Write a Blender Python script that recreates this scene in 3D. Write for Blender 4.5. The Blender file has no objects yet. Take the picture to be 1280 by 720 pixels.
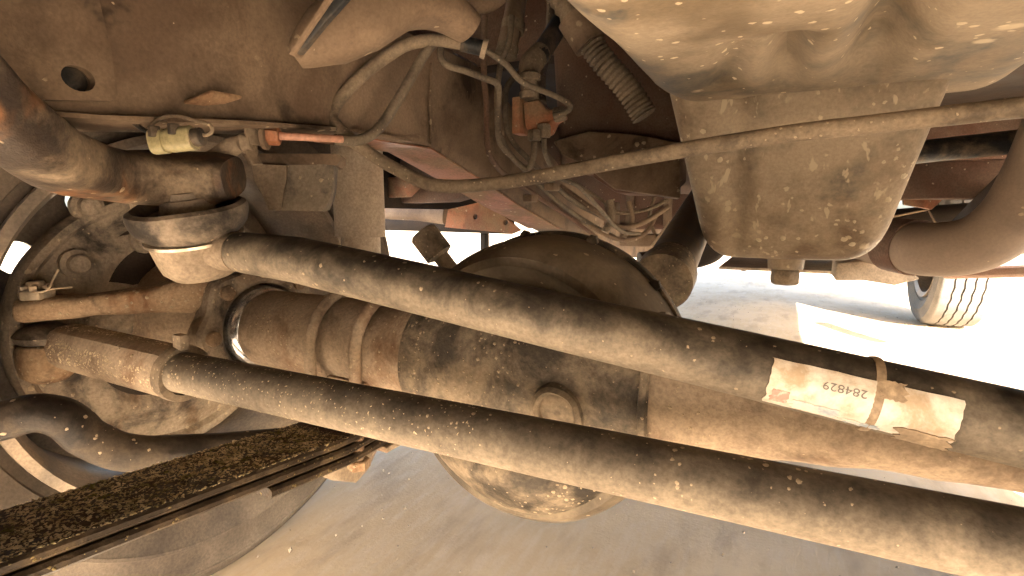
import bpy, bmesh, math, random
from mathutils import Vector, Matrix, noise, Quaternion
random.seed(7)
R = math.radians
scene = bpy.context.scene
COL = scene.collection

# ------------------------------------------------------------------ camera
CAM = Vector((0.0, 0.0, 0.50)); YAW, PITCH, FPX = R(27.8), R(8.0), 640.0
FWD = Vector((-math.sin(YAW)*math.cos(PITCH), math.cos(YAW)*math.cos(PITCH), -math.sin(PITCH)))
RGT = Vector((math.cos(YAW), math.sin(YAW), 0)); UPV = RGT.cross(FWD)
cd = bpy.data.cameras.new('camera'); cam = bpy.data.objects.new('camera', cd); COL.objects.link(cam)
cd.sensor_width = 36; cd.lens = 18.0; cd.clip_start = 0.01; cd.clip_end = 3000
cam.matrix_world = Matrix((( RGT.x, UPV.x, -FWD.x, CAM.x), (RGT.y, UPV.y, -FWD.y, CAM.y), (RGT.z, UPV.z, -FWD.z, CAM.z), (0,0,0,1)))
scene.camera = cam
# ------------------------------------------------------------------ sky, sun, exposure
SUN_EL, SUN_AZ = R(27), R(146)        # azimuth clockwise from +Y: the sun stands at the front right
SUN_DIR = Vector((math.sin(SUN_AZ)*math.cos(SUN_EL), math.cos(SUN_AZ)*math.cos(SUN_EL), math.sin(SUN_EL)))
w = bpy.data.worlds.new('World'); scene.world = w; w.use_nodes = True
nt = w.node_tree; nt.nodes.clear()
sky = nt.nodes.new('ShaderNodeTexSky'); sky.sky_type = 'NISHITA'; sky.sun_disc = False
sky.sun_elevation = SUN_EL; sky.sun_rotation = SUN_AZ; sky.dust_density = 4.0; sky.air_density = 1.0
bg = nt.nodes.new('ShaderNodeBackground'); bg.inputs['Strength'].default_value = 0.12
wo = nt.nodes.new('ShaderNodeOutputWorld')
nt.links.new(sky.outputs[0], bg.inputs[0]); nt.links.new(bg.outputs[0], wo.inputs[0])
sd = bpy.data.lights.new('sun', 'SUN'); sd.energy = 5.0; sd.angle = R(0.53); sd.color = (1.0, 0.97, 0.93)
sun = bpy.data.objects.new('sun', sd); COL.objects.link(sun)
sun.rotation_mode = 'QUATERNION'; sun.rotation_quaternion = SUN_DIR.to_track_quat('Z', 'Y')
vs = scene.view_settings; vs.view_transform = 'Standard'; vs.look = 'None'; vs.gamma = 1; vs.exposure = 3.68
try: vs.use_curve_mapping = False
except Exception: pass
cy = scene.cycles
cy.max_bounces = 8; cy.diffuse_bounces = 6; cy.glossy_bounces = 4; cy.use_denoising = True
cy.use_adaptive_sampling = True; cy.adaptive_threshold = 0.03; cy.sample_clamp_indirect = 8

# ------------------------------------------------------------------ helpers
def P(px, py, X=None, Y=None, Z=None, D=None):
    """a point of the place seen at pixel (px, py) of the 1280x720 photograph, at a given plane or depth"""
    r = FWD + RGT*((px-640)/FPX) + UPV*((360-py)/FPX)
    if X is not None: t = (X-CAM.x)/r.x
    elif Y is not None: t = (Y-CAM.y)/r.y
    elif Z is not None: t = (Z-CAM.z)/r.z
    else: t = D
    return CAM + r*t
V = Vector
def nz(p, s=1.0, o=0.0): return noise.noise(V(p)*s + V((o, o*1.7, o*.3)))

class M:
    def __init__(s): s.v = []; s.f = []
    def add(s, v, f):
        k = len(s.v); s.v += [V(p) for p in v]; s.f += [[i+k for i in q] for q in f]; return s
def smooth(pts, k=6, closed=False):
    pts = [V(p) for p in pts]; out = []; n = len(pts)
    for i in range(n-1):
        p0 = pts[max(i-1,0)]; p1 = pts[i]; p2 = pts[i+1]; p3 = pts[min(i+2,n-1)]
        for j in range(k):
            t = j/k
            out.append(.5*((2*p1)+(p2-p0)*t+(2*p0-5*p1+4*p2-p3)*t*t+(3*p1-p0-3*p2+p3)*t**3))
    out.append(pts[-1]); return out
def lin(vals, k):
    out = []
    for i in range(len(vals)-1):
        for j in range(k):
            t = j/k; a, b = vals[i], vals[i+1]
            out.append(tuple(x+(y-x)*t for x, y in zip(a, b)) if isinstance(a, tuple) else a+(b-a)*t)
    out.append(vals[-1]); return out
def sweep(pts, rad, n=20, power=2.0, up=None, cap=True, m=None, rough=0, rs=30):
    """a tube along pts; rad: number, list, or list of (side, up) radii; power>2 squares the section"""
    m = m or M(); pts = [V(p) for p in pts]; N = len(pts)
    if not isinstance(rad, (list, tuple)) or (isinstance(rad, tuple)): rad = [rad]*N
    T = [(pts[min(i+1,N-1)]-pts[max(i-1,0)]).normalized() for i in range(N)]
    if up is None:
        u = T[0].orthogonal().normalized() if abs(T[0].z) > .95 else V((0,0,1))
    else: u = V(up)
    vs_ = []; prev = None
    for i in range(N):
        if prev is None: s = T[i].cross(u).normalized()
        else:
            s = T[i].cross(u).normalized() if up is not None else (prev - T[i]*prev.dot(T[i])).normalized()
        prev = s; b = s.cross(T[i]).normalized()
        r = rad[i]; ra, rb = r if isinstance(r, tuple) else (r, r)
        for k in range(n):
            a = 2*math.pi*k/n; c, q = math.cos(a), math.sin(a)
            e = 2/power
            c = math.copysign(abs(c)**e, c); q = math.copysign(abs(q)**e, q)
            p = pts[i] + s*c*ra + b*q*rb
            if rough: p += (p-pts[i]).normalized()*nz(p, rs)*rough
            vs_.append(p)
    fs = []
    for i in range(N-1):
        for k in range(n):
            fs.append([i*n+k, i*n+(k+1)%n, (i+1)*n+(k+1)%n, (i+1)*n+k])
    if cap: fs.append(list(range(n))[::-1]); fs.append([(N-1)*n+k for k in range(n)])
    return m.add(vs_, fs)
def lathe(prof, origin, axis=(0,0,1), n=40, m=None, ref=None, fn=None):
    """prof: (radius, height along axis)"""
    m = m or M(); o = V(origin); a = V(axis).normalized()
    s = V(ref) if ref else a.orthogonal().normalized(); s = (s-a*s.dot(a)).normalized(); b = a.cross(s)
    vs_ = []
    for (r, h) in prof:
        for k in range(n):
            t = 2*math.pi*k/n; hh, rr = h, max(r, 1e-4)
            if fn: rr, hh = fn(rr, hh, t)
            vs_.append(o + a*hh + (s*math.cos(t)+b*math.sin(t))*rr)
    fs = []
    for i in range(len(prof)-1):
        for k in range(n): fs.append([i*n+k, i*n+(k+1)%n, (i+1)*n+(k+1)%n, (i+1)*n+k])
    if prof[0][0] < 1e-3 or True:
        fs.append(list(range(n))[::-1]); fs.append([(len(prof)-1)*n+k for k in range(n)])
    return m.add(vs_, fs)
def ring(prof, origin, axis, n=48, m=None, ref=None, fn=None):
    """closed profile turned round the axis (a hollow ring)"""
    m = m or M(); o = V(origin); a = V(axis).normalized()
    s = V(ref) if ref else a.orthogonal().normalized(); s = (s-a*s.dot(a)).normalized(); b = a.cross(s)
    vs_ = []; L = len(prof)
    for (r, h) in prof:
        for k in range(n):
            t = 2*math.pi*k/n; rr, hh = (fn(r, h, t) if fn else (r, h))
            vs_.append(o + a*hh + (s*math.cos(t)+b*math.sin(t))*rr)
    fs = [[i*n+k, i*n+(k+1)%n, ((i+1)%L)*n+(k+1)%n, ((i+1)%L)*n+k] for i in range(L) for k in range(n)]
    return m.add(vs_, fs)
def box(c, size, rot=None, m=None):
    m = m or M(); c = V(c); sx, sy, sz = [q/2 for q in size]
    vs_ = [V((x*sx, y*sy, z*sz)) for x in (-1,1) for y in (-1,1) for z in (-1,1)]
    if rot is not None: vs_ = [rot @ p for p in vs_]
    return m.add([c+p for p in vs_], [[0,1,3,2],[4,6,7,5],[0,4,5,1],[2,3,7,6],[0,2,6,4],[1,5,7,3]])
def prism(poly, off, m=None):
    """a plate: 3-D outline poly pushed along off"""
    m = m or M(); n = len(poly); off = V(off)
    vs_ = [V(p) for p in poly] + [V(p)+off for p in poly]
    fs = [list(range(n)), list(range(n, 2*n))[::-1]] + [[i, n+i, n+(i+1)%n, (i+1)%n] for i in range(n)]
    return m.add(vs_, fs)
def loft(sections, m=None, closed=True, cap=True):
    m = m or M(); n = len(sections[0]); vs_ = [p for s in sections for p in s]; fs = []
    for i in range(len(sections)-1):
        for k in range(n if closed else n-1):
            fs.append([i*n+k, i*n+(k+1)%n, (i+1)*n+(k+1)%n, (i+1)*n+k])
    if cap: fs.append(list(range(n))[::-1]); fs.append([(len(sections)-1)*n+k for k in range(n)])
    return m.add(vs_, fs)
def hexnut(c, axis, r, h, m=None, n=6):
    return lathe([(r*.86,0),(r,h*.12),(r,h*.88),(r*.86,h)], c, axis, n, m)

def thing(name, label, cat, base, group=None):
    o = bpy.data.objects.new(name, None); COL.objects.link(o); o.location = base
    o.empty_display_size = .05; o['label'] = label; o['category'] = cat
    if group: o['group'] = group
    return o
def wloc(o):
    p = V((0,0,0))
    while o: p = p + V(o.location); o = o.parent
    return p
def obj(name, m, mat, parent=None, ang=38, bevel=0, seg=2, label=None, kind=None, dent=0, ds=18):
    me = bpy.data.meshes.new(name); base = wloc(parent)
    vv = m.v
    if dent: vv = [p + V((nz(p,ds,3), nz(p,ds,11), nz(p,ds,29)))*dent for p in vv]
    me.from_pydata([tuple(p-base) for p in vv], [], m.f); me.update()
    bm = bmesh.new(); bm.from_mesh(me)
    bmesh.ops.remove_doubles(bm, verts=bm.verts, dist=1e-6)
    bmesh.ops.recalc_face_normals(bm, faces=bm.faces)
    if bevel:
        es = [e for e in bm.edges if len(e.link_faces) == 2 and e.calc_face_angle(0) > R(30)]
        bmesh.ops.bevel(bm, geom=es, offset=bevel, segments=seg, profile=.5, affect='EDGES', clamp_overlap=True)
    bm.to_mesh(me); bm.free()
    me.shade_smooth(); me.set_sharp_from_angle(angle=R(ang))
    me.materials.append(mat)
    o = bpy.data.objects.new(name, me); COL.objects.link(o); o.parent = parent
    if label: o['label'] = label
    if kind: o['kind'] = kind
    return o
def tag(o, label, cat, group=None):
    o['label'] = label; o['category'] = cat
    if group: o['group'] = group
    return o
def copy_tree(o, parent=None):
    c = o.copy(); COL.objects.link(c); c.parent = parent
    for ch in [q for q in bpy.data.objects if q.parent == o]: copy_tree(ch, c)
    return c

# ------------------------------------------------------------------ materials
def N(nt, t, **kw):
    n = nt.nodes.new(t)
    for k, v in kw.items():
        if k in n.inputs: n.inputs[k].default_value = v
        else: setattr(n, k, v)
    return n
def mixc(nt, fac, a, b, blend='MIX'):
    n = nt.nodes.new('ShaderNodeMix'); n.data_type = 'RGBA'; n.blend_type = blend
    for s, v in ((n.inputs[0], fac), (n.inputs[6], a), (n.inputs[7], b)):
        if hasattr(v, 'is_output') or isinstance(v, bpy.types.NodeSocket): nt.links.new(v, s)
        else: s.default_value = v if not isinstance(v, (tuple, list)) else (*v[:3], 1)
    return n.outputs[2]
def mapr(nt, val, lo, hi, a=0., b=1., typ='SMOOTHSTEP'):
    n = nt.nodes.new('ShaderNodeMapRange'); n.interpolation_type = typ
    nt.links.new(val, n.inputs[0])
    for i, v in zip((1,2,3,4), (lo, hi, a, b)): n.inputs[i].default_value = v
    return n.outputs[0]
def math_(nt, op, a, b=None):
    n = nt.nodes.new('ShaderNodeMath'); n.operation = op
    for i, v in enumerate((a, b)):
        if v is None: continue
        if isinstance(v, bpy.types.NodeSocket): nt.links.new(v, n.inputs[i])
        else: n.inputs[i].default_value = v
    return n.outputs[0]
DUST = (.40, .318, .222); CLAY = (.42, .335, .23)
MATS = {}
def desat(c, k=.15):
    g_ = .3*c[0]+.55*c[1]+.15*c[2]; return tuple(x+(g_-x)*k for x in c[:3])
def mat(name, base, dust=DUST, amt=.5, dscale=14, second=None, samt=.4, sscale=9, specks=0., spcol=CLAY, spscale=130,
        fine=260, rough=.85, metal=0., bump=.3, width=.07, stretch=None, fcon=.2, blobs=0., blscale=38, drips=0., along=None, phase=0., wave=.07):
    dust = desat(dust); base = desat(base)
    m = bpy.data.materials.new(name); m.use_nodes = True; nt = m.node_tree; nt.nodes.clear()
    out = N(nt, 'ShaderNodeOutputMaterial'); b = N(nt, 'ShaderNodeBsdfPrincipled')
    nt.links.new(b.outputs[0], out.inputs[0])
    tc = N(nt, 'ShaderNodeNewGeometry'); co = tc.outputs['Position']
    if stretch:
        mp = N(nt, 'ShaderNodeMapping'); nt.links.new(co, mp.inputs[0]); mp.inputs['Scale'].default_value = stretch; co2 = mp.outputs[0]
    else: co2 = co
    def noi(scale, detail=6, rgh=.6, c=co2, dist=0.):
        n = N(nt, 'ShaderNodeTexNoise', Scale=scale, Detail=detail, Roughness=rgh, Distortion=dist); nt.links.new(c, n.inputs['Vector']); return n.outputs[0]
    c = (*base, 1)
    n1 = noi(dscale, 6, .66, dist=.3); n2 = noi(fine, 2, .7); n0 = noi(sscale, 4, .62, dist=.6)
    if second:
        t = .5+(.5-samt)*.5; c = mixc(nt, mapr(nt, n0, t-.06, t+.06), c, second)
    t = .5+(.5-amt)*.55
    if along is not None:      # dust streaks along a rod, phased to darken its top like shade
        u_ = V((0,0,1))-V(along)*V(along).z; u_.normalize()
        dt = N(nt, 'ShaderNodeVectorMath', operation='DOT_PRODUCT'); nt.links.new(co, dt.inputs[0]); dt.inputs[1].default_value = u_
        o_ = along_origin(along, phase)
        ph = math_(nt, 'MULTIPLY', math_(nt, 'SUBTRACT', dt.outputs['Value'], o_), 6.2832/wave)
        ph = math_(nt, 'ADD', ph, math_(nt, 'MULTIPLY', math_(nt, 'SUBTRACT', noi(13, 4, .55), .5), 2.6))
        sw = math_(nt, 'SINE', ph); n1 = math_(nt, 'ADD', math_(nt, 'ADD', math_(nt, 'MULTIPLY', n1, .6), .2), math_(nt, 'MULTIPLY', sw, -.10))
    md = mapr(nt, n1, t-width, t+width); c = mixc(nt, md, c, dust)
    # large, slow tone changes and fine grain
    c = mixc(nt, 1.0, c, mixc(nt, mapr(nt, n2, .3, .7, 0, 1, 'LINEAR'), (1-fcon,)*3, (1+fcon,)*3), 'MULTIPLY')
    c = mixc(nt, 1.0, c, mixc(nt, mapr(nt, noi(3.3, 3, .5), .3, .7, 0, 1, 'LINEAR'), (.72,.70,.68), (1.2,1.2,1.2)), 'MULTIPLY')
    h = math_(nt, 'ADD', math_(nt, 'MULTIPLY', n2, .5), math_(nt, 'MULTIPLY', n1, 1.2))
    if specks > 0:
        vo = N(nt, 'ShaderNodeTexVoronoi', Scale=spscale, Randomness=1.0); nt.links.new(co, vo.inputs['Vector'])
        sel = N(nt, 'ShaderNodeSeparateColor'); nt.links.new(vo.outputs['Color'], sel.inputs[0])
        rad = math_(nt, 'MULTIPLY', mapr(nt, sel.outputs[0], 1-specks, 1.0, 0, .42, 'LINEAR'), mapr(nt, n0, .4, .62, .35, 1.15))
        wob = math_(nt, 'ADD', vo.outputs['Distance'], math_(nt, 'MULTIPLY', math_(nt, 'SUBTRACT', noi(spscale*2.2, 2), .5), .5))
        d = math_(nt, 'SUBTRACT', rad, wob)
        ms = mapr(nt, d, 0., .08); c = mixc(nt, math_(nt, 'MULTIPLY', ms, .85), c, spcol)
        h = math_(nt, 'ADD', h, math_(nt, 'MULTIPLY', mapr(nt, d, 0, .3), 2.0))
    if blobs > 0:
        vo = N(nt, 'ShaderNodeTexVoronoi', Scale=blscale, Randomness=1.0); nt.links.new(co, vo.inputs['Vector'])
        sel = N(nt, 'ShaderNodeSeparateColor'); nt.links.new(vo.outputs['Color'], sel.inputs[0])
        rad = math_(nt, 'MULTIPLY', mapr(nt, sel.outputs[1], 1-blobs, 1.0, 0, .36, 'LINEAR'), mapr(nt, noi(7, 3), .42, .6, .2, 1.))
        wob = math_(nt, 'ADD', vo.outputs['Distance'], math_(nt, 'MULTIPLY', math_(nt, 'SUBTRACT', noi(blscale*1.7, 3), .5), .55))
        d = math_(nt, 'SUBTRACT', rad, wob); ms = mapr(nt, d, -.02, .14); c = mixc(nt, math_(nt, 'MULTIPLY', ms, .7), c, spcol)
        h = math_(nt, 'ADD', h, math_(nt, 'MULTIPLY', mapr(nt, d, 0, .2), 1.5))
    if drips > 0:
        mp = N(nt, 'ShaderNodeMapping'); nt.links.new(co, mp.inputs[0]); mp.inputs['Scale'].default_value = (75, 75, 7)
        nn = noi(1.0, 3, .5, mp.outputs[0], .25); ms = math_(nt, 'MULTIPLY', mapr(nt, nn, .63, .68), drips); c = mixc(nt, ms, c, spcol)
    nt.links.new(c, b.inputs['Base Color'])
    nt.links.new(mapr(nt, md, 0, 1, max(.2, rough-.28), rough), b.inputs['Roughness'])
    b.inputs['Metallic'].default_value = metal; b.inputs['Specular IOR Level'].default_value = .22
    bu = N(nt, 'ShaderNodeBump', Strength=bump, Distance=.0022); nt.links.new(h, bu.inputs['Height']); nt.links.new(bu.outputs[0], b.inputs['Normal'])
    MATS[name] = m; return m
def plain(name, col, rough=.6, metal=0.):
    m = bpy.data.materials.new(name); m.use_nodes = True; b = m.node_tree.nodes['Principled BSDF']
    nt = m.node_tree; n = N(nt, 'ShaderNodeTexNoise', Scale=180., Detail=5.); g = N(nt, 'ShaderNodeNewGeometry'); nt.links.new(g.outputs['Position'], n.inputs['Vector'])
    c = mixc(nt, mapr(nt, n.outputs[0], .35, .65, 0, 1), tuple(x*.8 for x in col), tuple(min(1, x*1.15) for x in col))
    nt.links.new(c, b.inputs['Base Color']); b.inputs['Roughness'].default_value = rough; b.inputs['Metallic'].default_value = metal
    return m

ROD_DRAG = (P(372,325,D=.502), P(1280,537,D=.303)); ROD_TIE = (P(222,464,D=.525), P(1280,685,D=.268))
def rod_dir(q): return (q[1]-q[0]).normalized()
def along_origin(d, q):
    u_ = V((0,0,1))-V(d)*V(d).z; u_.normalize(); return u_.dot(q[0])
m_link  = mat('dusty_black_shaded_top', (.032,.027,.022), amt=.5, dscale=22, width=.2, specks=.35, spscale=190, second=(.014,.012,.010), samt=.5, sscale=15, rough=.75, along=rod_dir(ROD_DRAG), phase=ROD_DRAG, wave=.085, dust=(.29,.236,.168))
m_tie   = mat('dusty_rod_shaded_top', (.032,.026,.021), along=rod_dir(ROD_TIE), phase=ROD_TIE, wave=.08, amt=.53, dscale=26, width=.26, dust=(.29,.236,.168), specks=.5, spscale=230, second=(.05,.038,.026), samt=.4, rough=.85)
m_axle  = mat('rusty_axle', (.145,.10,.065), dust=(.33,.25,.17), amt=.58, dscale=15, width=.12, specks=.4, spscale=210, second=(.175,.108,.066), samt=.4, rough=.9, bump=.5)
m_diff  = mat('mud_caked_housing', (.055,.045,.034), dust=(.25,.195,.132), amt=.45, dscale=19, width=.15, specks=.8, spscale=210, second=(.025,.021,.017), samt=.42, rough=.85, bump=.6)
m_banjo = mat('brown_housing', (.045,.035,.025), dust=(.22,.172,.115), amt=.45, dscale=10, width=.2, fcon=.1, specks=.15, spscale=160, rough=.75, bump=.25)
m_frame = mat('dusty_frame', (.13,.084,.052), dust=(.25,.175,.112), amt=.52, dscale=6, width=.14, specks=.3, spscale=75, second=(.035,.024,.016), samt=.35, blobs=.3, blscale=45, rough=.9, bump=.22, fcon=.14)
m_red   = mat('red_oxide', (.38,.135,.055), dust=(.26,.16,.085), amt=.5, dscale=13, width=.12, specks=.1, rough=.8, second=(.20,.09,.05), samt=.35, bump=.3)
m_redb  = mat('red_brown_panel', (.12,.058,.035), dust=(.15,.10,.07), amt=.5, dscale=8, width=.15, specks=.1, rough=.9, bump=.3)
m_pit   = mat('rusty_pitman', (.045,.032,.024), dust=(.30,.225,.145), amt=.42, dscale=11, width=.12, second=(.21,.10,.045), samt=.45, sscale=8, specks=.4, spscale=105, blobs=.35, blscale=60, rough=.8, bump=.5)
m_pan   = mat('dusty_oil_pan', (.06,.057,.047), dust=(.30,.235,.158), amt=.54, dscale=8, width=.14, second=(.15,.115,.075), samt=.5, specks=.3, spscale=110, rough=.85, bump=.2, fcon=.1, spcol=(.55,.45,.31), blobs=.2, blscale=30)
m_sump  = mat('splashed_sump', (.065,.056,.043), dust=(.27,.21,.14), amt=.55, dscale=10, width=.14, second=(.12,.085,.055), samt=.5, specks=.4, spscale=110, blobs=.4, blscale=40, drips=.8, rough=.7, bump=.3, fcon=.12, spcol=(.42,.35,.245))
m_rub   = mat('dusty_rubber', (.03,.025,.021), dust=(.25,.198,.145), amt=.5, dscale=20, width=.16, specks=.2, rough=.85, bump=.3)
m_bump  = mat('bump_stop_rubber', (.075,.066,.054), dust=(.25,.205,.15), amt=.55, dscale=14, width=.12, specks=.2, rough=.95, bump=.5)
m_tan   = mat('tan_dust_metal', (.22,.165,.11), dust=(.38,.295,.205), amt=.55, dscale=12, width=.15, specks=.1, rough=.9, bump=.25)
m_tyre  = mat('dusty_tyre', (.062,.048,.037), dust=(.125,.097,.072), amt=.6, dscale=10, width=.2, rough=.95, bump=.3)
m_rtyre = mat('dusty_rear_tyre', (.085,.078,.068), dust=(.16,.142,.12), amt=.6, dscale=10, width=.2, rough=.95, bump=.3)
m_rim   = mat('dusty_rim', (.12,.10,.08), dust=(.34,.26,.185), amt=.5, dscale=9, width=.2, rough=.7, bump=.15, metal=.1)
m_leaf  = mat('greasy_leaf', (.032,.021,.012), dust=(.085,.057,.03), amt=.42, dscale=35, width=.1, specks=.4, spcol=(.25,.19,.08), spscale=260, rough=.75, bump=.7)
m_back  = mat('backing_plate', (.035,.029,.024), dust=(.28,.22,.155), amt=.56, dscale=15, width=.12, second=(.11,.07,.04), samt=.45, specks=.4, spscale=120, rough=.85, bump=.5)
m_knuck = mat('knuckle_iron', (.09,.058,.035), dust=(.33,.225,.13), amt=.5, dscale=16, width=.12, specks=.45, spscale=220, rough=.9, bump=.6, second=(.17,.085,.04), samt=.4)
m_sway  = mat('dark_bar', (.016,.012,.010), dust=(.075,.056,.038), amt=.4, dscale=18, width=.14, specks=.25, spscale=200, rough=.7, bump=.3)
m_grit  = mat('clay_grit', (.42,.32,.19), dust=(.6,.48,.3), amt=.5, dscale=80, rough=1, bump=.2)
m_grit2 = mat('straw_grit', (.40,.31,.15), dust=(.66,.54,.30), amt=.5, dscale=90, rough=1, bump=.2, second=(.12,.12,.03), samt=.4, sscale=70)
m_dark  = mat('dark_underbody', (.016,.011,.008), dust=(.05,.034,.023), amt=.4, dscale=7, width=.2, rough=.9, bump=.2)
m_pipe  = mat('dusty_pipe', (.10,.075,.05), dust=(.25,.19,.125), amt=.6, dscale=22, width=.15, specks=.25, spscale=260, rough=.85, bump=.3)
m_exh   = mat('exhaust_steel', (.20,.145,.105), dust=(.31,.235,.175), amt=.55, dscale=7, width=.25, specks=.08, rough=.8, bump=.08, fcon=.08)
m_hose  = mat('black_hose', (.02,.022,.024), dust=(.17,.125,.08), amt=.4, dscale=22, width=.15, rough=.7, bump=.2)
m_line  = plain('coral_brake_line', (.46,.24,.165), .55)
m_conn  = mat('olive_connector', (.34,.30,.15), dust=(.5,.40,.25), amt=.4, dscale=40, rough=.6, bump=.1)
m_zinc  = mat('dusty_zinc', (.38,.31,.22), dust=(.5,.38,.25), amt=.5, dscale=60, rough=.6, metal=.3, bump=.15)
m_chrome= plain('polished_ball', (.62,.62,.63), .22, .9)
m_steel = plain('bright_ring', (.55,.47,.36), .35, .8)
m_prop  = mat('prop_shaft', (.03,.026,.022), dust=(.20,.15,.10), amt=.45, dscale=14, width=.18, rough=.6, bump=.15)

# ------------------------------------------------------------------ ground
def ground_mat():
    m = bpy.data.materials.new('dirt_road'); m.use_nodes = True; nt = m.node_tree; b = nt.nodes['Principled BSDF']
    g = N(nt, 'ShaderNodeNewGeometry'); co = g.outputs['Position']
    def noi(s, d=6, r=.6, st=None):
        c = co
        if st:
            mp = N(nt, 'ShaderNodeMapping'); nt.links.new(co, mp.inputs[0]); mp.inputs['Scale'].default_value = st; c = mp.outputs[0]
        n = N(nt, 'ShaderNodeTexNoise', Scale=s, Detail=d, Roughness=r); nt.links.new(c, n.inputs['Vector']); return n.outputs[0]
    c = mixc(nt, mapr(nt, noi(2.2, 8, .65), .35, .65), (.47,.35,.225), (.57,.44,.30))
    c = mixc(nt, math_(nt, 'MULTIPLY', mapr(nt, noi(40, 5, .65, (1.5,.35,1)), .42, .68), .6), c, (.53,.42,.31))
    c = mixc(nt, math_(nt, 'MULTIPLY', mapr(nt, noi(9, 5, .6, (1.6,.5,1)), .5, .7), .5), c, (.31,.235,.165))
    nt.links.new(c, b.inputs['Base Color']); b.inputs['Roughness'].default_value = .97; b.inputs['Specular IOR Level'].default_value = .1
    h = math_(nt, 'ADD', noi(16, 5, .6, (1.8,.45,1)), math_(nt, 'MULTIPLY', noi(150, 4, .6), .25))
    bu = N(nt, 'ShaderNodeBump', Strength=.22, Distance=.012); nt.links.new(h, bu.inputs['Height']); nt.links.new(bu.outputs[0], b.inputs['Normal'])
    return m
m_ground = ground_mat()
def axis_steps():
    out = [-900,-300,-120,-50,-20,-9,-5]; v = -3.0
    while v < 6.01: out.append(round(v,3)); v += .06
    return out + [7,9,13,20,40,90,250,900]
xs = axis_steps(); gm = M(); L = len(xs)
gv = []
for y in xs:
    for x in xs:
        d = math.hypot(x, y-1); z = 0
        if d < 8: z = (nz((x,y,0),2.3)*.006 + nz((x,y,0),9)*.0022) * (1 - d/8) - .034
        gv.append(V((x,y,z if d < 8 else -.034)))
gm.add(gv, [[j*L+i, j*L+i+1, (j+1)*L+i+1, (j+1)*L+i] for j in range(L-1) for i in range(L-1)])
g = obj('ground', gm, m_ground, ang=180); g['kind'] = 'structure'; g['label'] = 'bare brown dirt road under the truck'
pm = M()
for i in range(1500):
    x = random.uniform(-1.6, 1.2); y = random.uniform(.3, 3.4); s = random.uniform(.0010, .0030)*(1+.6*(random.random()>.96))
    q = Quaternion((random.random()-.5, random.random()-.5, random.random()-.5, random.random()-.5)).normalized()
    pts = [q @ V((a*s*random.uniform(.7,1.3), b*s, c*s*.7)) for a, b, c in ((1,0,0),(-1,0,0),(0,1,0),(0,-1,0),(0,0,1),(0,0,-1))]
    pm.add([p+V((x,y,-.030)) for p in pts], [[0,2,4],[2,1,4],[1,3,4],[3,0,4],[2,0,5],[1,2,5],[3,1,5],[0,3,5]])
o = obj('gravel', pm, mat('gravel_stone', (.24,.18,.125), dust=(.36,.28,.20), amt=.5, dscale=30, rough=1, bump=.2), ang=20); o['kind'] = 'stuff'; o['label'] = 'fine brown gravel scattered over the dirt road'; o['category'] = 'gravel'

# ------------------------------------------------------------------ truck body overhead
XL, XR, YF, YB = -.93, .80, -.30, 4.0
AXY, AXZ, TR = .44, P(380, 416, Y=.44).z, .352
RWY, RWX = 3.2, .725
body = thing('truck_body', 'dark brown floor pan and outer skin of the truck above everything', 'truck body', (-.07, 1.7, 0))
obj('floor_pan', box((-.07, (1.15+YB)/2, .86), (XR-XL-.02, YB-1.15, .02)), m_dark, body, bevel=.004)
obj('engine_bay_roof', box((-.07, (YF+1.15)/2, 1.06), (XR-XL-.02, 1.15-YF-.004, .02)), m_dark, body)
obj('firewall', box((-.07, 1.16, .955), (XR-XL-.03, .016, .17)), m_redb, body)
obj('bumper_light_block', sweep([(XL,YF+.1,.55),(XL+.2,YF,.55),(XR-.2,YF,.55),(XR,YF+.1,.55)], (.03,.24), 16, 5, up=(0,0,1)), m_dark, body)  # bumper out of view, made low and deep to block light from ahead
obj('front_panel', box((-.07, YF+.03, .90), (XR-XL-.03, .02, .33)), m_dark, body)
def side(x):
    poly = [(YF, .50), (AXY-.47, .50)]
    for k in range(13):
        a = math.pi*(1-k/12); poly.append((AXY+.45*math.cos(a), AXZ+.12+.40*math.sin(a)))
    zs = .52 if x < 0 else .60; poly += [(AXY+.48, zs), (RWY-.48, zs)]
    for k in range(13):
        a = math.pi*(1-k/12); poly.append((RWY+.45*math.cos(a), AXZ+.12+.40*math.sin(a)))
    poly += [(RWY+.5, .60), (YB, .62), (YB, 1.08), (YF, 1.08)]
    return prism([(x, y, z) for y, z in poly], (.012, 0, 0))
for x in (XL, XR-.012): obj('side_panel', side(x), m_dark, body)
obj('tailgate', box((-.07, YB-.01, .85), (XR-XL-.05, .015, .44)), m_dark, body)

# ------------------------------------------------------------------ chassis frame
frame = thing('chassis_frame', 'dusty brown steel frame rails with worn red oxide paint overhead', 'chassis frame', (-.07, .5, .5))
RX = -.50
bot = [(-60,140),(20,146),(110,152),(310,158),(430,166),(540,184),(600,222),(650,256),(720,296),(770,318),(800,322)]
st = []
for px, py in bot:
    p = P(px, py, X=RX); st.append((p.y, p.z))
top_pts = [(600,78),(640,128),(700,203),(770,282)]
tp = [(P(a,b,X=RX).y, P(a,b,X=RX).z) for a, b in top_pts]
def topz(y):
    if y < tp[0][0]: return max(tp[0][1], .72)
    for (a,za),(b,zb) in zip(tp, tp[1:]):
        if a <= y <= b: return za+(zb-za)*(y-a)/(b-a)
    return tp[-1][1]
st2 = []
for (y0,z0),(y1,z1) in zip(st, st[1:]):
    for k in range(6): st2.append((y0+(y1-y0)*k/6, z0+(z1-z0)*k/6))
st2 = [(-.4, st2[0][1])] + st2 + [(st[-1][0], st[-1][1]), (3.9, st[-1][1]+.05)]
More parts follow.
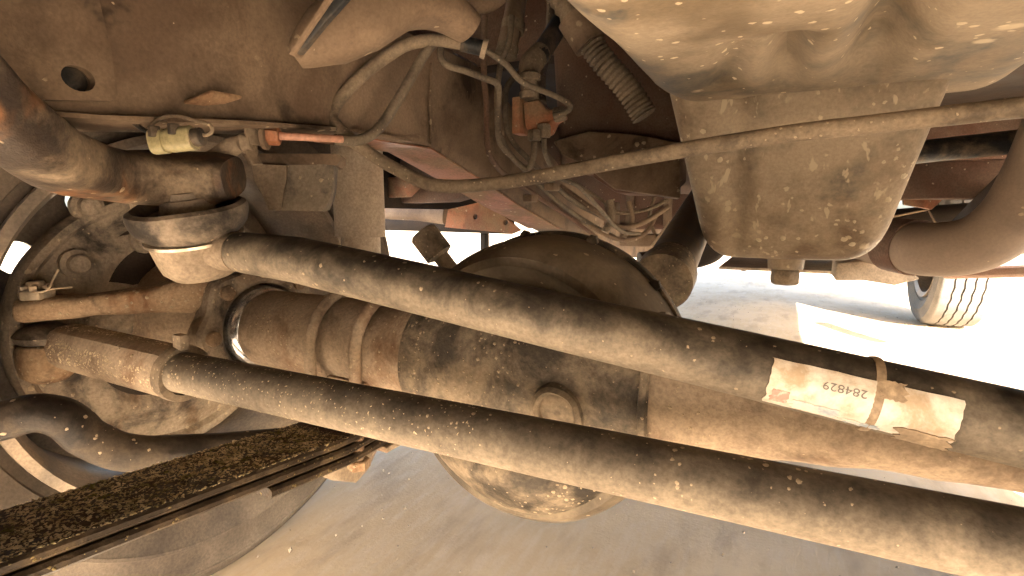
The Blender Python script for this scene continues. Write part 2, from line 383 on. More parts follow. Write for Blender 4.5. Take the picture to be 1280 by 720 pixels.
def rail(x_in, x_out):
    s = 1 if x_in > x_out else -1; m = M(); secs = []
    for y, zb in st2:
        zt = max(topz(y), zb+.07); rr = .009
        sec = [(x_out, y, zt), (x_in-s*rr, y, zt), (x_in, y, zt-rr)]
        sec += [(x_in, y, zb+rr+.001), (x_in-s*rr*.3, y, zb+rr*.3), (x_in-s*rr, y, zb), (x_out, y, zb)]
        secs.append([V(q) for q in sec])
    return loft(secs, m)
obj('rail', rail(RX, RX-.085), m_frame, frame, dent=.0015, ds=9)
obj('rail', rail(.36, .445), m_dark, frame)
lipm = [(y, z) for y, z in st2 if -.4 < y < .62]
obj('rail_lip', loft([[V((RX+.011,y,z+.001)), V((RX+.011,y,z+.0045)), V((RX-.002,y,z+.0065)), V((RX-.002,y,z-.001))] for y, z in lipm]), m_frame, frame)
# worn red oxide strip on the underside of the rail behind the axle
um = M(); 
idx = [(y, z) for y, z in st2 if .50 < y < 1.25]
um = loft([[V((RX-.002,y,z-.0025)), V((RX-.09,y,z-.0025)), V((RX-.09,y,z-.0005)), V((RX-.002,y,z-.0005))] for y, z in idx])
obj('rail_underside', um, m_red, frame, label='worn red oxide underside of the rail')
# reinforcement plate with a round hole, front part of the rail
def plate_hole(outline, holes, off, m=None):
    """flat plate with holes; outline and holes are lists of 3-D points"""
    m = m or M(); bm = bmesh.new()
    for loop in [outline]+holes:
        vv = [bm.verts.new(p) for p in loop]
        for i in range(len(vv)): bm.edges.new((vv[i], vv[(i+1)%len(vv)]))
    bmesh.ops.triangle_fill(bm, use_beauty=True, edges=bm.edges[:])
    r = bmesh.ops.extrude_face_region(bm, geom=bm.faces[:])
    bmesh.ops.translate(bm, verts=[e for e in r['geom'] if isinstance(e, bmesh.types.BMVert)], vec=V(off))
    bm.verts.index_update(); m.add([v.co.copy() for v in bm.verts], [[v.index for v in f.verts] for f in bm.faces]); bm.free(); return m
xp = RX+.012
outl = [P(-140,-200,X=xp), P(-140,118,X=xp), P(40,124,X=xp), P(142,126,X=xp), P(147,118,X=xp), P(138,60,X=xp), P(122,-10,X=xp), P(118,-200,X=xp)]
hc = P(98, 98, X=xp)
hole = [hc + V((0, math.cos(a)*.011, math.sin(a)*.0095)) for a in [2*math.pi*k/20 for k in range(20)]]
obj('reinforcement_plate', plate_hole(outl, [hole], (-.009,0,0)), m_frame, frame, ang=30)
obj('hole_shade_disc', lathe([(.0105,-.002),(.0105,.001),(.006,.003),(.001,.003)], hc+V((-.0115,0,0)), (1,0,0), 20), m_hose, frame)  # black disc painting the shade inside the plate hole
obj('torn_tab', prism([P(228,130,X=RX+.004), P(262,117,X=RX+.018), P(302,124,X=RX+.016), P(282,131,X=RX+.012), P(255,133,X=RX+.006)], (0,.002,.004)), m_red, frame, bevel=.001)
# weld seam and stiffening rib
obj('weld_seam', sweep([P(540,80,X=RX+.002), P(537,130,X=RX+.002), P(539,180,X=RX+.002)], .0022, 8, rough=.0012, rs=300), m_frame, frame)
# cross members and outriggers behind
oy = 1.25
ohol = [[P(a,b,Y=oy)+V((math.cos(q)*.0075,0,math.sin(q)*.0075)) for q in [2*math.pi*k/14 for k in range(14)]] for a, b in ((594,271), (632,278))]
obj('outrigger', plate_hole([P(560,262,Y=oy), P(607,251,Y=oy), P(650,288,Y=oy), P(640,292,Y=oy), P(556,284,Y=oy)], ohol, (0,.012,0)), m_red, frame, ang=30, label='red oxide bracket with small holes')
obj('outrigger_web', box(P(600,268,Y=oy+.05), (.12,.03,.02)), m_frame, frame, bevel=.002)
obj('crossmember', sweep([P(430,262,Y=1.35), P(520,265,Y=1.35), P(560,270,Y=1.35)], (.03,.028), 16, 3, up=(0,0,1)), m_frame, frame)
obj('crossmember', sweep([P(380,276,Y=1.55), P(560,279,Y=1.55), P(640,281,Y=1.55)], (.02,.032), 12, 4, up=(0,0,1)), m_dark, frame)
obj('body_sill', prism([P(440,200,Y=1.1), P(600,200,Y=1.1), P(600,240,Y=1.1), P(560,252,Y=1.1), P(440,256,Y=1.1)], (0,.06,0)), m_redb, frame, bevel=.004)
obj('body_mount', prism([P(478,222,Y=1.05), P(512,220,Y=1.05), P(520,232,Y=1.05), P(506,246,Y=1.05), P(478,247,Y=1.05)], (0,.03,0)), m_red, frame, bevel=.003)
obj('hanger_post', box(P(606,305,Y=1.6), (.022,.03,.09)), m_dark, frame, bevel=.003)
# curved pressed arm (engine mount) welded on the rail
ma = thing('engine_mount_arm', 'curved pressed steel arm with a dark open slot on the frame rail', 'mount bracket', P(470,30,D=.62))
obj('arm', sweep(smooth([P(370,72,D=.50), P(412,46,D=.505), P(456,22,D=.515), P(506,4,D=.535), P(552,10,D=.56), P(588,36,D=.58)], 8),
     lin([(.022,.008),(.030,.028),(.034,.032),(.032,.025),(.030,.021),(.024,.014)], 8), 24, 2.6, up=(0,0,1)), m_frame, ma, dent=.002)
obj('slot_lip', prism([P(360,68,D=.455), P(412,-12,D=.435), P(422,-12,D=.435), P(367,68,D=.455)], (-.003,.012,0)), m_frame, ma, bevel=.001)
obj('slot_shade', prism([P(367,68,D=.457), P(422,-12,D=.437), P(442,-12,D=.437), P(408,26,D=.446), P(375,66,D=.457)], (-.001,.006,0)), m_hose, ma, bevel=.001)  # black sliver standing in for the shade in the open slot

# ------------------------------------------------------------------ front axle
axle = thing('front_axle', 'mud caked solid front axle with round differential housing across the truck', 'axle', (-.2, AXY, 0))
def ax(px, py=None): return P(px, 416, Y=AXY-.045).x
ac = lambda x: V((x, AXY, AXZ))
x_ball, x_t0, x_c1, x_c2, x_h0, x_h1 = ax(276), ax(303), ax(428), ax(455), ax(508), ax(806)
obj('axle_tube', sweep([ac(x_t0-.012), ac(x_t0), ac(x_c2), ac(x_h0+.01)], [.046,.050,.051,.058], 48, rough=.0012, rs=45), m_axle, axle)
hs = []
for k in range(15):
    t = k/14; x = x_h0 + (x_h1-x_h0)*t
    hs.append((ac(x), .061 + .006*math.sin(math.pi*t)))
obj('centre_housing', sweep([ac(x_h0-.004)]+[p for p,_ in hs]+[ac(x_h1+.004)], [.055]+[r for _,r in hs]+[.058], 56, rough=.004, rs=22), m_diff, axle, ang=50)
obj('seam', ring([(.0615,-.004),(.0655,-.0025),(.0655,.0025),(.0615,.004)], ac(x_h1+.004), (1,0,0), 56), m_diff, axle)
obj('axle_tube', sweep(smooth([ac(x_h1), ac(x_h1+.03), ac(-.03), ac(.04), ac(.14), ac(.5)], 10), lin([.060,.057,.048,.039,.033,.033], 10), 48, rough=.0018, rs=35), m_axle, axle, ang=70, label='thicker mud coated tube past the differential')
bc = P(664, 475, Y=AXY); bc.y = AXY
RB = .140
obj('banjo_housing', lathe([(.10,-.13),(.12,-.118),(RB,-.062),(RB+.002,-.05),(RB,-.03),(RB-.002,-.005),(RB-.005,.014),(RB-.010,.029),(RB-.017,.037),(RB-.025,.037),(RB-.033,.030),(RB-.042,.020),(RB-.055,.012),(.05,.008),(.02,.008)],
     bc, (0,-1,0), 96, fn=lambda r,h,t: (r*(1+.006*math.sin(3*t+1)), h)), m_banjo, axle, dent=.0018, ds=12)
dm = lathe([(max(.001, math.sin(a)), -math.cos(a)) for a in [math.pi*k/28 for k in range(29)]], (0,0,0), (0,-1,0), 64)
dz_ = lambda p: min(bc.z + p.z*.137, AXZ-.03+p.z*.004)
dm.v = [V((bc.x + p.x*.133, bc.y+.004 + p.y*.082*max(.1, min(1, (AXZ-dz_(p))/.085)), dz_(p))) for p in dm.v]
obj('lower_bulge', dm, m_diff, axle, dent=.003, ds=14, ang=60)
obj('flange_rim', ring([(RB-.004,-.062),(RB+.005,-.062),(RB+.005,-.049),(RB-.004,-.049)], bc, (0,-1,0), 96), m_diff, axle, bevel=.0015)
for k in range(12):
    a = 2*math.pi*(k+.4)/12; c = bc + V((math.cos(a)*(RB+.003), .050, math.sin(a)*(RB+.003)))
    obj('flange_bolt', hexnut(c, (0,-1,0), .006, .006), m_diff, axle)
pc = P(697, 514, Y=AXY-.060)
obj('filler_boss', ring([(.015,-.012),(.027,-.012),(.0235,.007),(.0195,.009),(.0165,.006)], pc, (0.05,-1,-.12), 40, fn=lambda r,h,t:(r*(1+.05*math.sin(2*t)),h+.001*math.sin(3*t))), m_diff, axle, dent=.0015, ds=60)
obj('filler_plug', lathe([(.0165,-.014),(.0165,-.004),(.012,-.003),(.002,-.003)], pc, (0.05,-1,-.12), 24), m_axle, axle)
br = P(540, 306, D=.75); bd = (P(528,290,D=.75)-P(560,332,D=.75)).normalized()
bth = obj('breather', lathe([(.012,-.06),(.012,-.022),(.017,-.02),(.0215,-.018),(.0215,.02),(.018,.024),(.001,.025)], br, bd, 28), m_pipe, axle)
obj('inner_seal', lathe([(.030,.0),(.047,.001),(.047,.010),(.044,.012)], ac(x_t0-.012), (1,0,0), 40), m_hose, axle)
xb0, xb1 = -.65, x_t0-.003
obj('swivel_ball', lathe([(.03,xb0-.03),(.058,xb0-.02),(.0585,xb0+.2*(xb1-xb0)),(.0575,xb0+.5*(xb1-xb0)),(.055,xb0+.8*(xb1-xb0)),(.0515,xb1-.002),(.045,xb1),(.03,xb1)], V((0,AXY,AXZ)), (1,0,0), 56), m_chrome, axle, ang=60)

# ------------------------------------------------------------------ front wheel (steered corner)
WX = -.805
def tyre(c, Rt, wd, rim, nm, m, parent, n=120, zig=.004):
    hw = wd/2; k = []
    def q(r, h): k.append((r, h))
    q(rim-.004, -hw*.72); q(rim+.012, -hw*.82); q(rim+.020,-hw*.86); q(rim+.022,-hw*.90); q(rim+.026,-hw*.91); q(rim+.04, -hw*.985)
    q(rim+.062,-hw*1.02); q(rim+.064,-hw*1.035); q(rim+.068,-hw*1.035); q(rim+.070,-hw*1.02); q(Rt-.045,-hw*1.0); q(Rt-.030,-hw*.975); q(Rt-.028,-hw*.985); q(Rt-.024,-hw*.98); q(Rt-.022,-hw*.955); q(Rt-.012, -hw*.90); q(Rt-.005,-hw*.83)
    nr = 5; seg = 1.6*hw/nr
    for i in range(nr):
        a = -hw*.80+i*seg; b = a+seg; g = .0035
        cam_ = lambda x: Rt-.004*(x/(hw*.8))**2
        q(cam_(a), a+g); q(cam_((a+b)/2), (a+b)/2); q(cam_(b), b-g)
        if i < nr-1: q(Rt-.012, b-g*.8); q(Rt-.012, b+g*.8)
    k += [(r, -h) for r, h in k[:17]][::-1]
    def fn(r, h, t):
        if r > Rt-.0125 and abs(h) < hw*.75: h = h + zig*(abs((t*36/math.pi) % 2 - 1)-.5)*2
        return r, h
    return obj(nm, ring(k, c, (1,0,0), n, fn=fn), m, parent, ang=35)
def part_group(name, label, parent, base):
    o = bpy.data.objects.new(name, None); COL.objects.link(o); o.parent = parent; o.location = V(base)-wloc(parent); o['label'] = label; return o
wheel = part_group('wheel', 'large dusty front wheel behind the brake backing plate', axle, (WX, AXY, 0))
wc = V((WX, AXY, AXZ)); RIM = .247
TRF = AXZ+.033
tyre(wc, TRF, .215, RIM, 'tyre', m_tyre, wheel, 144)
obj('rim', ring([(RIM+.004,.098),(RIM+.010,.096),(RIM+.010,.104),(RIM,.107),(RIM-.006,.095),(RIM-.009,.078),(RIM-.015,.065),(RIM-.022,-.07),(RIM-.012,-.085),(RIM,-.09),(RIM+.006,-.085),(RIM-.004,-.072),(RIM-.014,-.055),(RIM-.008,.055),(RIM-.002,.07)], wc, (1,0,0), 96), m_rim, wheel)
circ = lambda r, x, n, cy=0, cz=0: [V((x, AXY+cy+r*math.cos(2*math.pi*k/n), AXZ+cz+r*math.sin(2*math.pi*k/n))) for k in range(n)]
hol = []
for k in range(11):
    a = R(149.5)+2*math.pi*k/11; hol.append(circ(.021, WX-.055, 18, .187*math.cos(a), .187*math.sin(a)))
obj('wheel_disc', plate_hole(circ(RIM-.018, WX-.055, 80), hol, (.008,0,0)), m_rim, wheel, ang=30)
obj('brake_drum', lathe([(.13,-.06),(.142,-.055),(.146,.03),(.12,.032)], wc, (1,0,0), 64), m_dark, wheel)

# steering knuckle
XB = -.778
kn = thing('steering_knuckle', 'rusty steering knuckle and round brake backing plate at the wheel hub', 'steering knuckle', (XB, AXY, AXZ))
bcn = V((XB, AXY-.026, AXZ-.004))
bp = [(.001,.012),(.06,.012),(.075,.006),(.10,.004),(.112,.010),(.124,.012),(.148,.004),(.164,.002),(.170,.010),(.179,.011),(.183,.002),(.181,-.016),(.162,-.016),(.001,-.012)]
obj('backing_plate', lathe(bp, bcn, (1,0,0), 96, fn=lambda r,h,t: (r, h+(.005*math.cos(3*t)*(.03<r<.15) if h>0 else 0))), m_back, kn, dent=.002, ds=16)
for px, py in ((180,300), (108,258), (95,330)):
    c = P(px, py, X=XB+.008)
    obj('backing_bolt', lathe([(.018,-.004),(.018,.004),(.012,.0045),(.0115,.014),(.009,.016),(.001,.016)], c, (1,0,0), 18), m_back, kn)
fl = V((-.606, AXY, AXZ))
flg = obj('seal_flange', ring([(.0595,-.022),(.080,-.026),(.087,-.020),(.088,.000),(.084,.005),(.064,.006),(.0595,.002)], fl, (1,0,0), 64, fn=lambda r,h,t:(r*(1+(.05*math.cos(8*t) if r>.07 else 0)),h)), m_back, kn)
for k in range(8):
    a = 2*math.pi*(k+.0)/8; c = fl+V((.004, .075*math.cos(a), .075*math.sin(a)))
    obj('flange_bolt', lathe([(.009,0),(.009,.006),(.007,.007),(.001,.007)], c, (1,0,0), 14), m_knuck, flg)
# knuckle casting between backing plate and flange, with the steering arm
obj('knuckle_casting', lathe([(.085,-.03),(.09,.0),(.086,.02),(.084,.05),(.080,.08),(.078,-.606-XB-.024)], V((XB, AXY, AXZ)), (1,0,0), 48, fn=lambda r,h,t:(r*(1+.06*math.sin(2*t+.5)),h)), m_axle, kn, dent=.003, ds=25)
e0, e1, e2, e3 = P(44,386,D=.585), P(120,380,D=.60), P(190,373,D=.62), P(236,366,D=.645)
obj('steering_arm', sweep(smooth([P(28,387,D=.582), e0, e1, e2, e3, P(268,362,D=.675)], 6), lin([(.016,.012),(.025,.0135),(.022,.0125),(.027,.016),(.040,.026),(.046,.032)], 6), 24, 3.2, up=(0,0,1)), m_knuck, kn, dent=.0015, ds=30)
obj('arm_web', prism([P(176,386,D=.632), P(246,380,D=.632), P(240,440,D=.645), P(196,436,D=.645)], (-.012,.03,0)), m_axle, kn, bevel=.003, dent=.002)

# ------------------------------------------------------------------ tie rod
tie = thing('tie_rod', 'lower steering tie rod with gritty threaded sleeve at its outer end', 'tie rod', P(640,560,D=.33))
ta, tb = P(222,464,D=.525), P(1280,685,D=.268)
tdir = (tb-ta).normalized(); tr = .0205
obj('rod', sweep([ta+tdir*(-.01), ta+tdir*.01]+[ta+tdir*(.01+.1*k) for k in range(1,7)]+[tb, tb+tdir*.36], tr, 48, rough=.0006, rs=60), m_tie, tie)
s0, s1 = P(72,428,D=.61), P(228,466,D=.53)
sdir = (s1-s0).normalized()
slv = obj('sleeve', sweep([s0, s0+sdir*.018, s0+sdir*.03, s1-sdir*.012, s1], [.012,.0235,.0255,.0265,.0255], 14, 2.6, rough=.0025, rs=90), m_axle, tie, ang=25)
obj('clamp', ring([(.022,-.007),(.0290,-.006),(.0298,0),(.0290,.006),(.022,.007)], s1, sdir, 40), m_pipe, tie, dent=.001, ds=50)
obj('clamp_ear', box(s1+V((.006,-.002,.034)), (.014,.010,.016)), m_pipe, tie, bevel=.002)
jb = P(58, 432, D=.60)
obj('ball_joint', lathe([(.004,-.042),(.018,-.041),(.026,-.033),(.0285,-.02),(.0285,-.004),(.0255,.003),(.02,.006)], jb, (.05,0,1), 36), m_knuck, tie)
obj('joint_boot', lathe([(.020,.003),(.027,.007),(.029,.014),(.024,.020),(.014,.026)], jb, (.05,0,1), 36), m_rub, tie)
nc = P(47, 373, D=.58)
nutm = hexnut(nc+V((0,0,-.001)), (0,0,1), .0175, .012)
for k in range(6):
    a = math.pi*(k+.5)/3; box(nc+V((math.cos(a)*.0115, math.sin(a)*.0115, .0125)), (.007,.007,.006), Matrix.Rotation(a,3,'Z'), nutm)
nut = obj('castle_nut', nutm, m_zinc, tie, bevel=.0008)
obj('stud', lathe([(.0085,-.0),(.0085,.018),(.0075,.0195),(.001,.0195)], nc, (0,0,1), 20), m_zinc, nut)
cpn = [P(40,366,D=.565), P(60,362,D=.565), P(66,350,D=.57), P(73,337,D=.575)]
obj('cotter_pin', sweep(smooth(cpn, 5), .0012, 8), m_zinc, tie)
obj('cotter_pin', sweep(smooth([P(50,366,D=.565), P(66,361,D=.57), P(90,359,D=.585)], 5), .0011, 8), m_zinc, tie)
def flakes(n, sampler, smin, smax, flat=.4):
    m = M()
    for i in range(n):
        p, nrm = sampler(); s = random.uniform(smin, smax)
        q = nrm.to_track_quat('Z','Y') @ Quaternion((0,0,1), random.random()*6.28) @ Quaternion((1,0,0), random.uniform(-.5,.5))
        k = random.uniform(.4,1.); t = random.uniform(.8,1.9)
        pts = [q @ V(a) for a in ((s*t,0,0),(0,s*k,0),(-s*t*.8,.2*s,0),(-.1*s,-s*k,0),(0,0,s*flat))]
        m.add([p+a for a in pts], [[0,1,4],[1,2,4],[2,3,4],[3,0,4],[3,2,1,0]])
    return m
def cyl_sampler(a, b, r, bias=(0,0,0)):
    d = (b-a); L_ = d.length; d = d.normalized(); s = d.orthogonal().normalized(); t = d.cross(s); bias = V(bias)
    def f():
        while True:
            an = random.random()*6.28; nn = s*math.cos(an)+t*math.sin(an)
            if nn.dot(bias) + random.random()*.6 > 0: break
        return a + d*(L_*random.random()) + nn*r, nn
    return f
obj('grit', flakes(2600, cyl_sampler(s0+sdir*.03, s1-sdir*.004, .0262), .0006, .0016), m_grit, tie, kind='stuff', ang=10, label='dry clay grit stuck to the sleeve')
def tie_s():
    p, nn = cyl_sampler(ta, ta+tdir*.35, tr, (0,-.3,.4))()
    return p, nn
obj('grit', flakes(550, tie_s, .0004, .0011), m_grit, tie, kind='stuff', ang=10, label='clay grit on the rod')

# ------------------------------------------------------------------ drag link, sticker
dl = thing('drag_link', 'upper black steering drag link with torn white sticker and ball joint', 'drag link', P(640,390,D=.43))
da, db = P(372,325,D=.502), P(1280,537,D=.303)
ddir = (db-da).normalized(); dr = .0228
d_start = P(276,312,D=.545)
obj('rod', sweep([d_start, d_start+(da-d_start)*.35, da]+[da+(db-da)*(k/8) for k in range(1,9)]+[db+ddir*.36], [.018,.021,dr]+[dr]*9, 48, rough=.0006, rs=50), m_link, dl)
jc = P(250, 316, D=.553); ja = V((.10,-.24,.96)).normalized()
hs_ = obj('joint_housing', lathe([(.002,-.0275),(.020,-.027),(.031,-.0235),(.0385,-.015),(.0415,-.003),(.0435,.010),(.0445,.016)], jc, ja, 48), m_tan, dl)
obj('neck', sweep([jc+V((0,0,-.004)), jc+(d_start-jc)*.9, d_start+(da-d_start)*.25], [(.034,.022),(.031,.0215),(.021,.0205)], 28), m_tan, dl)
obj('retaining_ring', ring([(.0435,.0155),(.0475,.0165),(.0475,.0195),(.0435,.0205)], jc, ja, 56), m_steel, dl)
obj('boot', lathe([(.043,.020),(.048,.024),(.053,.030),(.0555,.038),(.0565,.045),(.0555,.051),(.051,.054),(.046,.052),(.040,.044),(.028,.042),(.022,.06)], jc, ja, 56), m_rub, dl, dent=.0015, ds=30)
# sticker wrapped on the rod: coordinates (along the rod, angle round it)
dside = (ddir.cross(V((0,0,1)))).normalized(); dup_ = dside.cross(ddir).normalized()
if dside.y > 0: dside = -dside         # towards the camera (front)
def onrod(s, a, r): return da + ddir*s + (dside*math.cos(a)+dup_*math.sin(a))*r
def s_of(px, py):                       # distance along the rod of a pixel on it
    d = P(px, py, D=1)-CAM; n = d.cross(ddir); # closest approach of ray and rod axis
    w0 = da-CAM; A = ddir.dot(ddir); B = ddir.dot(d); C = d.dot(d); D_ = ddir.dot(w0); E = d.dot(w0)
    return (B*E-C*D_)/(A*C-B*B)
sA, sB = s_of(955, 478), s_of(1178, 524)
def patch(s0_, s1_, a0, a1, r, th, ns=30, na=14, edge=.0, holes=None):
    m = M(); vs_ = []
    for lay in (r, r+th):
        for i in range(ns+1):
            for j in range(na+1):
                u, v = i/ns, j/na
                ss = s0_+(s1_-s0_)*u; aa = a0+(a1-a0)*v
                if i in (0, ns): ss += edge*nz((v*7, s0_*9, 1), 1)
                if j in (0, na): aa += edge*12*nz((u*9, a0*3, 4), 1)
                vs_.append(onrod(ss, aa, lay))
    n2 = (ns+1)*(na+1); fs = []
    for i in range(ns):
        for j in range(na):
            a = i*(na+1)+j; q = [a, a+1, a+na+2, a+na+1]; fs.append([x+n2 for x in q]); fs.append(q[::-1])
    for i in range(ns):
        for j in (0, na): a = i*(na+1)+j; fs.append([a, a+na+1, a+na+1+n2, a+n2])
    for j in range(na):
        for i in (0, ns): a = i*(na+1)+j; fs.append([a, a+1, a+1+n2, a+n2])
    return m.add(vs_, fs)
m_stick = mat('sticker_paper', (.80,.75,.66), dust=(.50,.38,.25), amt=.44, dscale=34, width=.12, fine=300, rough=.5, bump=.1, fcon=.08)
m_pink  = mat('sticker_red_print', (.62,.32,.26), dust=(.75,.62,.52), amt=.5, dscale=60, rough=.5, bump=.05, fcon=.1)
m_blue  = mat('sticker_blue_print', (.42,.50,.58), dust=(.78,.74,.66), amt=.5, dscale=50, rough=.5, bump=.05, fcon=.1)
m_ink   = plain('ink', (.22,.20,.18), .6)
m_tape  = mat('tape', (.34,.25,.16), dust=(.5,.37,.23), amt=.5, dscale=40, rough=.6, bump=.2)
stk = obj('sticker', patch(sA, sB, -.80, .62, dr+.0006, .0006, 40, 16, .0015), m_stick, dl, label='torn white paper sticker with faded print')
ln = sB-sA
obj('red_print', patch(sA+ln*.03, sA+ln*.13, -.62, -.22, dr+.0014, .0003, 8, 6, .003), m_pink, stk)
obj('blue_print', patch(sA+ln*.16, sA+ln*.42, -.72, -.40, dr+.0014, .0003, 14, 6, .004), m_blue, stk)
obj('blue_print', patch(sA+ln*.46, sA+ln*.64, -.78, -.62, dr+.0014, .0003, 10, 4, .004), m_blue, stk)
obj('tape_patch', patch(sA+ln*.60, sA+ln*.72, .22, .68, dr+.0014, .0006, 8, 6, .004), m_tape, stk)
obj('clay_patch', patch(sA+ln*.74, sA+ln*1.0, -.95, -.42, dr+.0014, .0008, 12, 6, .006), m_tape, stk)
# tape band round the rod
bs = sA+ln*.59
obj('tape_band', sweep([onrod(bs, 0, 0)+ddir*(-.002), onrod(bs,0,0)+ddir*.0005, onrod(bs,0,0)+ddir*.003], [dr+.0012,dr+.0018,dr+.0013], 40), m_tape, dl)
tcu = bpy.data.curves.new('txt', 'FONT'); tcu.body = '284829'; tcu.size = 1; tcu.resolution_u = 3
tob = bpy.data.objects.new('txt', tcu); COL.objects.link(tob); dg = bpy.context.evaluated_depsgraph_get(); tme = tob.evaluated_get(dg).to_mesh()
tv = [v.co.copy() for v in tme.vertices]; tf = [list(p.vertices) for p in tme.polygons]
xmax = max(v.x for v in tv); hsz = .0048; tm = M(); tlen = ln*.24; tx0 = sA+ln*.535
tm.add([onrod(tx0 - v.x/xmax*tlen, .30 - v.y/.7*hsz/dr, dr+.0015) for v in tv], tf)
bpy.data.objects.remove(tob); bpy.data.curves.remove(tcu)
obj('printed_number', tm, m_ink, stk, ang=180)

# ------------------------------------------------------------------ pitman arm
pit = thing('pitman_arm', 'heavy rusty pitman arm reaching down to the drag link joint', 'steering arm', P(200,225,D=.55))
obj('arm', sweep(smooth([P(-160,-60,D=.265), P(-60,72,D=.295), P(0,142,D=.328), P(62,193,D=.385), P(126,217,D=.47), P(200,222,D=.53), P(268,222,D=.55), P(292,222,D=.553)], 6),
     lin([(.018,.018),(.018,.019),(.020,.0205),(.024,.0225),(.031,.0245),(.037,.0255),(.036,.025),(.030,.020)], 6), 32, 3.4, up=(.25,-.2,1)), m_pit, pit, dent=.002, ds=22)
obj('stud', lathe([(.020,-.01),(.018,.005),(.018,.022)], jc+ja*.045, ja, 28), m_rub, pit)
obj('stud_nut', hexnut(P(182,262,D=.57), ja, .014, .014), m_tan, pit)

# ------------------------------------------------------------------ leaf spring
ls = thing('leaf_spring', 'dark grit covered leaf spring pack running forward under the axle', 'leaf spring', P(430,540,X=-.41))
_a = P(0,708,X=-.378); _f = P(0,634,Z=_a.z).x; LW = (-.378-_f)/2; LXC = -.378-LW
print('LEAF', LW, LXC)
def leaf(z_off, th, y0, y1, w=LW, arch=1.0):
    secs = []; n = 30
    for k in range(n+1):
        y = y0+(y1-y0)*k/n; z = lz(y)+z_off; e = .0025
        secs.append([V((LXC-w, y, z-e)), V((LXC-w+e, y, z)), V((LXC+w-e, y, z)), V((LXC+w, y, z-e)), V((LXC+w, y, z-th+e)), V((LXC+w-e, y, z-th)), V((LXC-w+e, y, z-th)), V((LXC-w, y, z-th+e))])
    return loft(secs)
la, lb = P(0, 705, X=LXC+LW), P(440, 546, X=LXC+LW)
def lz(y):
    t = (y-lb.y)/(la.y-lb.y); return lb.z + (la.z-lb.z)*t if t >= 0 else lb.z + .008*t*t
obj('leaf', leaf(0, .0085, -.10, .92), m_leaf, ls)
obj('leaf', leaf(-.0105, .0085, -.02, .86), m_leaf, ls)
obj('leaf', leaf(-.0215, .009, .27, .75), m_leaf, ls)
def leaf_s():
    y = random.uniform(la.y-.06, lb.y+.02); x = LXC + random.uniform(-LW+.001, LW-.001)
    while nz((x,y,0), 22) + .4*nz((x,y,3), 90) < random.uniform(-1.2, .35): y = random.uniform(la.y-.06, lb.y+.02); x = LXC + random.uniform(-LW+.001, LW-.001)
    return V((x, y, lz(y)+.0002)), V((random.uniform(-.3,.3), random.uniform(-.3,.3), 1)).normalized()
obj('grit', flakes(6500, leaf_s, .0005, .0016, .5), m_grit2, ls, kind='stuff', ang=10, label='straw coloured grit lying on the top leaf')
for px, dx in ((385, 0), (441, 0)):
    xc = P(px, 416, Y=AXY-.06).x; yy = AXY; rr = .0595; ztop = AXZ
    pth = [V((xc, yy-rr, lz(yy)-.045)), V((xc, yy-rr, lz(yy))), V((xc, yy-rr, ztop-.02))]
    pth += [V((xc, yy-rr*math.cos(a), ztop+rr*math.sin(a))) for a in [math.pi*k/14 for k in range(15)]]
    pth += [V((xc, yy+rr, ztop-.02)), V((xc, yy+rr, lz(yy)-.045))]
    ub = obj('u_bolt', sweep(pth, .0064, 16, rough=.0006, rs=120), m_axle, ls)
    for s in (-1, 1): obj('nut', hexnut(V((xc, yy+s*rr, lz(yy)-.044)), (0,0,1), .012, .011), m_knuck, ub)
obj('clamp_plate', box((LXC, AXY+.02, lz(AXY)-.034), (.09, .10, .007)), m_axle, ls, bevel=.002)
obj('shock_lug', prism([P(366,566,X=LXC+.012), P(474,556,X=LXC+.012), P(456,580,X=LXC+.012), P(444,606,X=LXC+.012), P(414,602,X=LXC+.012), P(380,590,X=LXC+.012)], (-.012,.03,-.002)), m_tan, ls, bevel=.004, dent=.002)
obj('spring_seat', box((LXC, AXY, (lz(AXY)+AXZ-.03)/2), (.06, .09, max(.012, AXZ-.03-lz(AXY)-.002))), m_axle, ls, bevel=.004)

# ------------------------------------------------------------------ stabilizer bar
sb = obj('stabilizer_bar', sweep(smooth([P(-120,560,D=.46), P(-50,540,D=.47), P(0,527,D=.48), P(45,516,D=.49), P(82,524,D=.50), P(112,548,D=.51), P(160,566,D=.525), P(230,565,D=.55), P(300,560,D=.58), P(380,552,D=.63), P(450,548,D=.70)], 7), .0185, 32, rough=.0006, rs=60), m_sway)
tag(sb, 'dark bent stabilizer bar curving behind the leaf spring', 'stabilizer bar')

# ------------------------------------------------------------------ bump stop, shock absorber
bs_ = thing('bump_stop', 'dusty rubber bump stop block under the frame rail', 'bump stop', P(365,205,D=.64))
def bsec(pl, pr, py, D, dd=.055):
    a, b = P(pl,py,D=D), P(pr,py,D=D); u = V((-.62,.78,0))*dd
    r = .008; x = (b-a).normalized()
    return [a+x*r, b-x*r, b+u*.1, b+u*.9, b+u-x*r, a+u+x*r, a+u*.9, a+u*.1]
obj('rubber_block', loft([bsec(316,416,205,.63), bsec(317,415,220,.63), bsec(322,414,238,.63), bsec(332,410,250,.63), bsec(340,404,261,.63), bsec(346,398,263,.63)]), m_bump, bs_, ang=50, dent=.002, ds=20)
obj('dust_face', loft([bsec(314,356,206,.622,.03), bsec(316,357,225,.622,.03), bsec(326,354,240,.622,.03), bsec(335,350,262,.622,.03)]), m_tan, bs_, ang=50, dent=.003, ds=25, label='pale clay plastered on the block')
obj('base_plate', loft([bsec(300,424,192,.63,.07), bsec(306,424,200,.63,.07), bsec(308,420,206,.63,.07)]), m_frame, bs_, ang=30)
sh = thing('shock_absorber', 'tan dusty shock absorber standing behind the axle tube', 'shock absorber', P(450,400,D=.86))
sc_ = P(451, 300, D=.86); 
sz = lambda py: P(451, py, D=.86).z
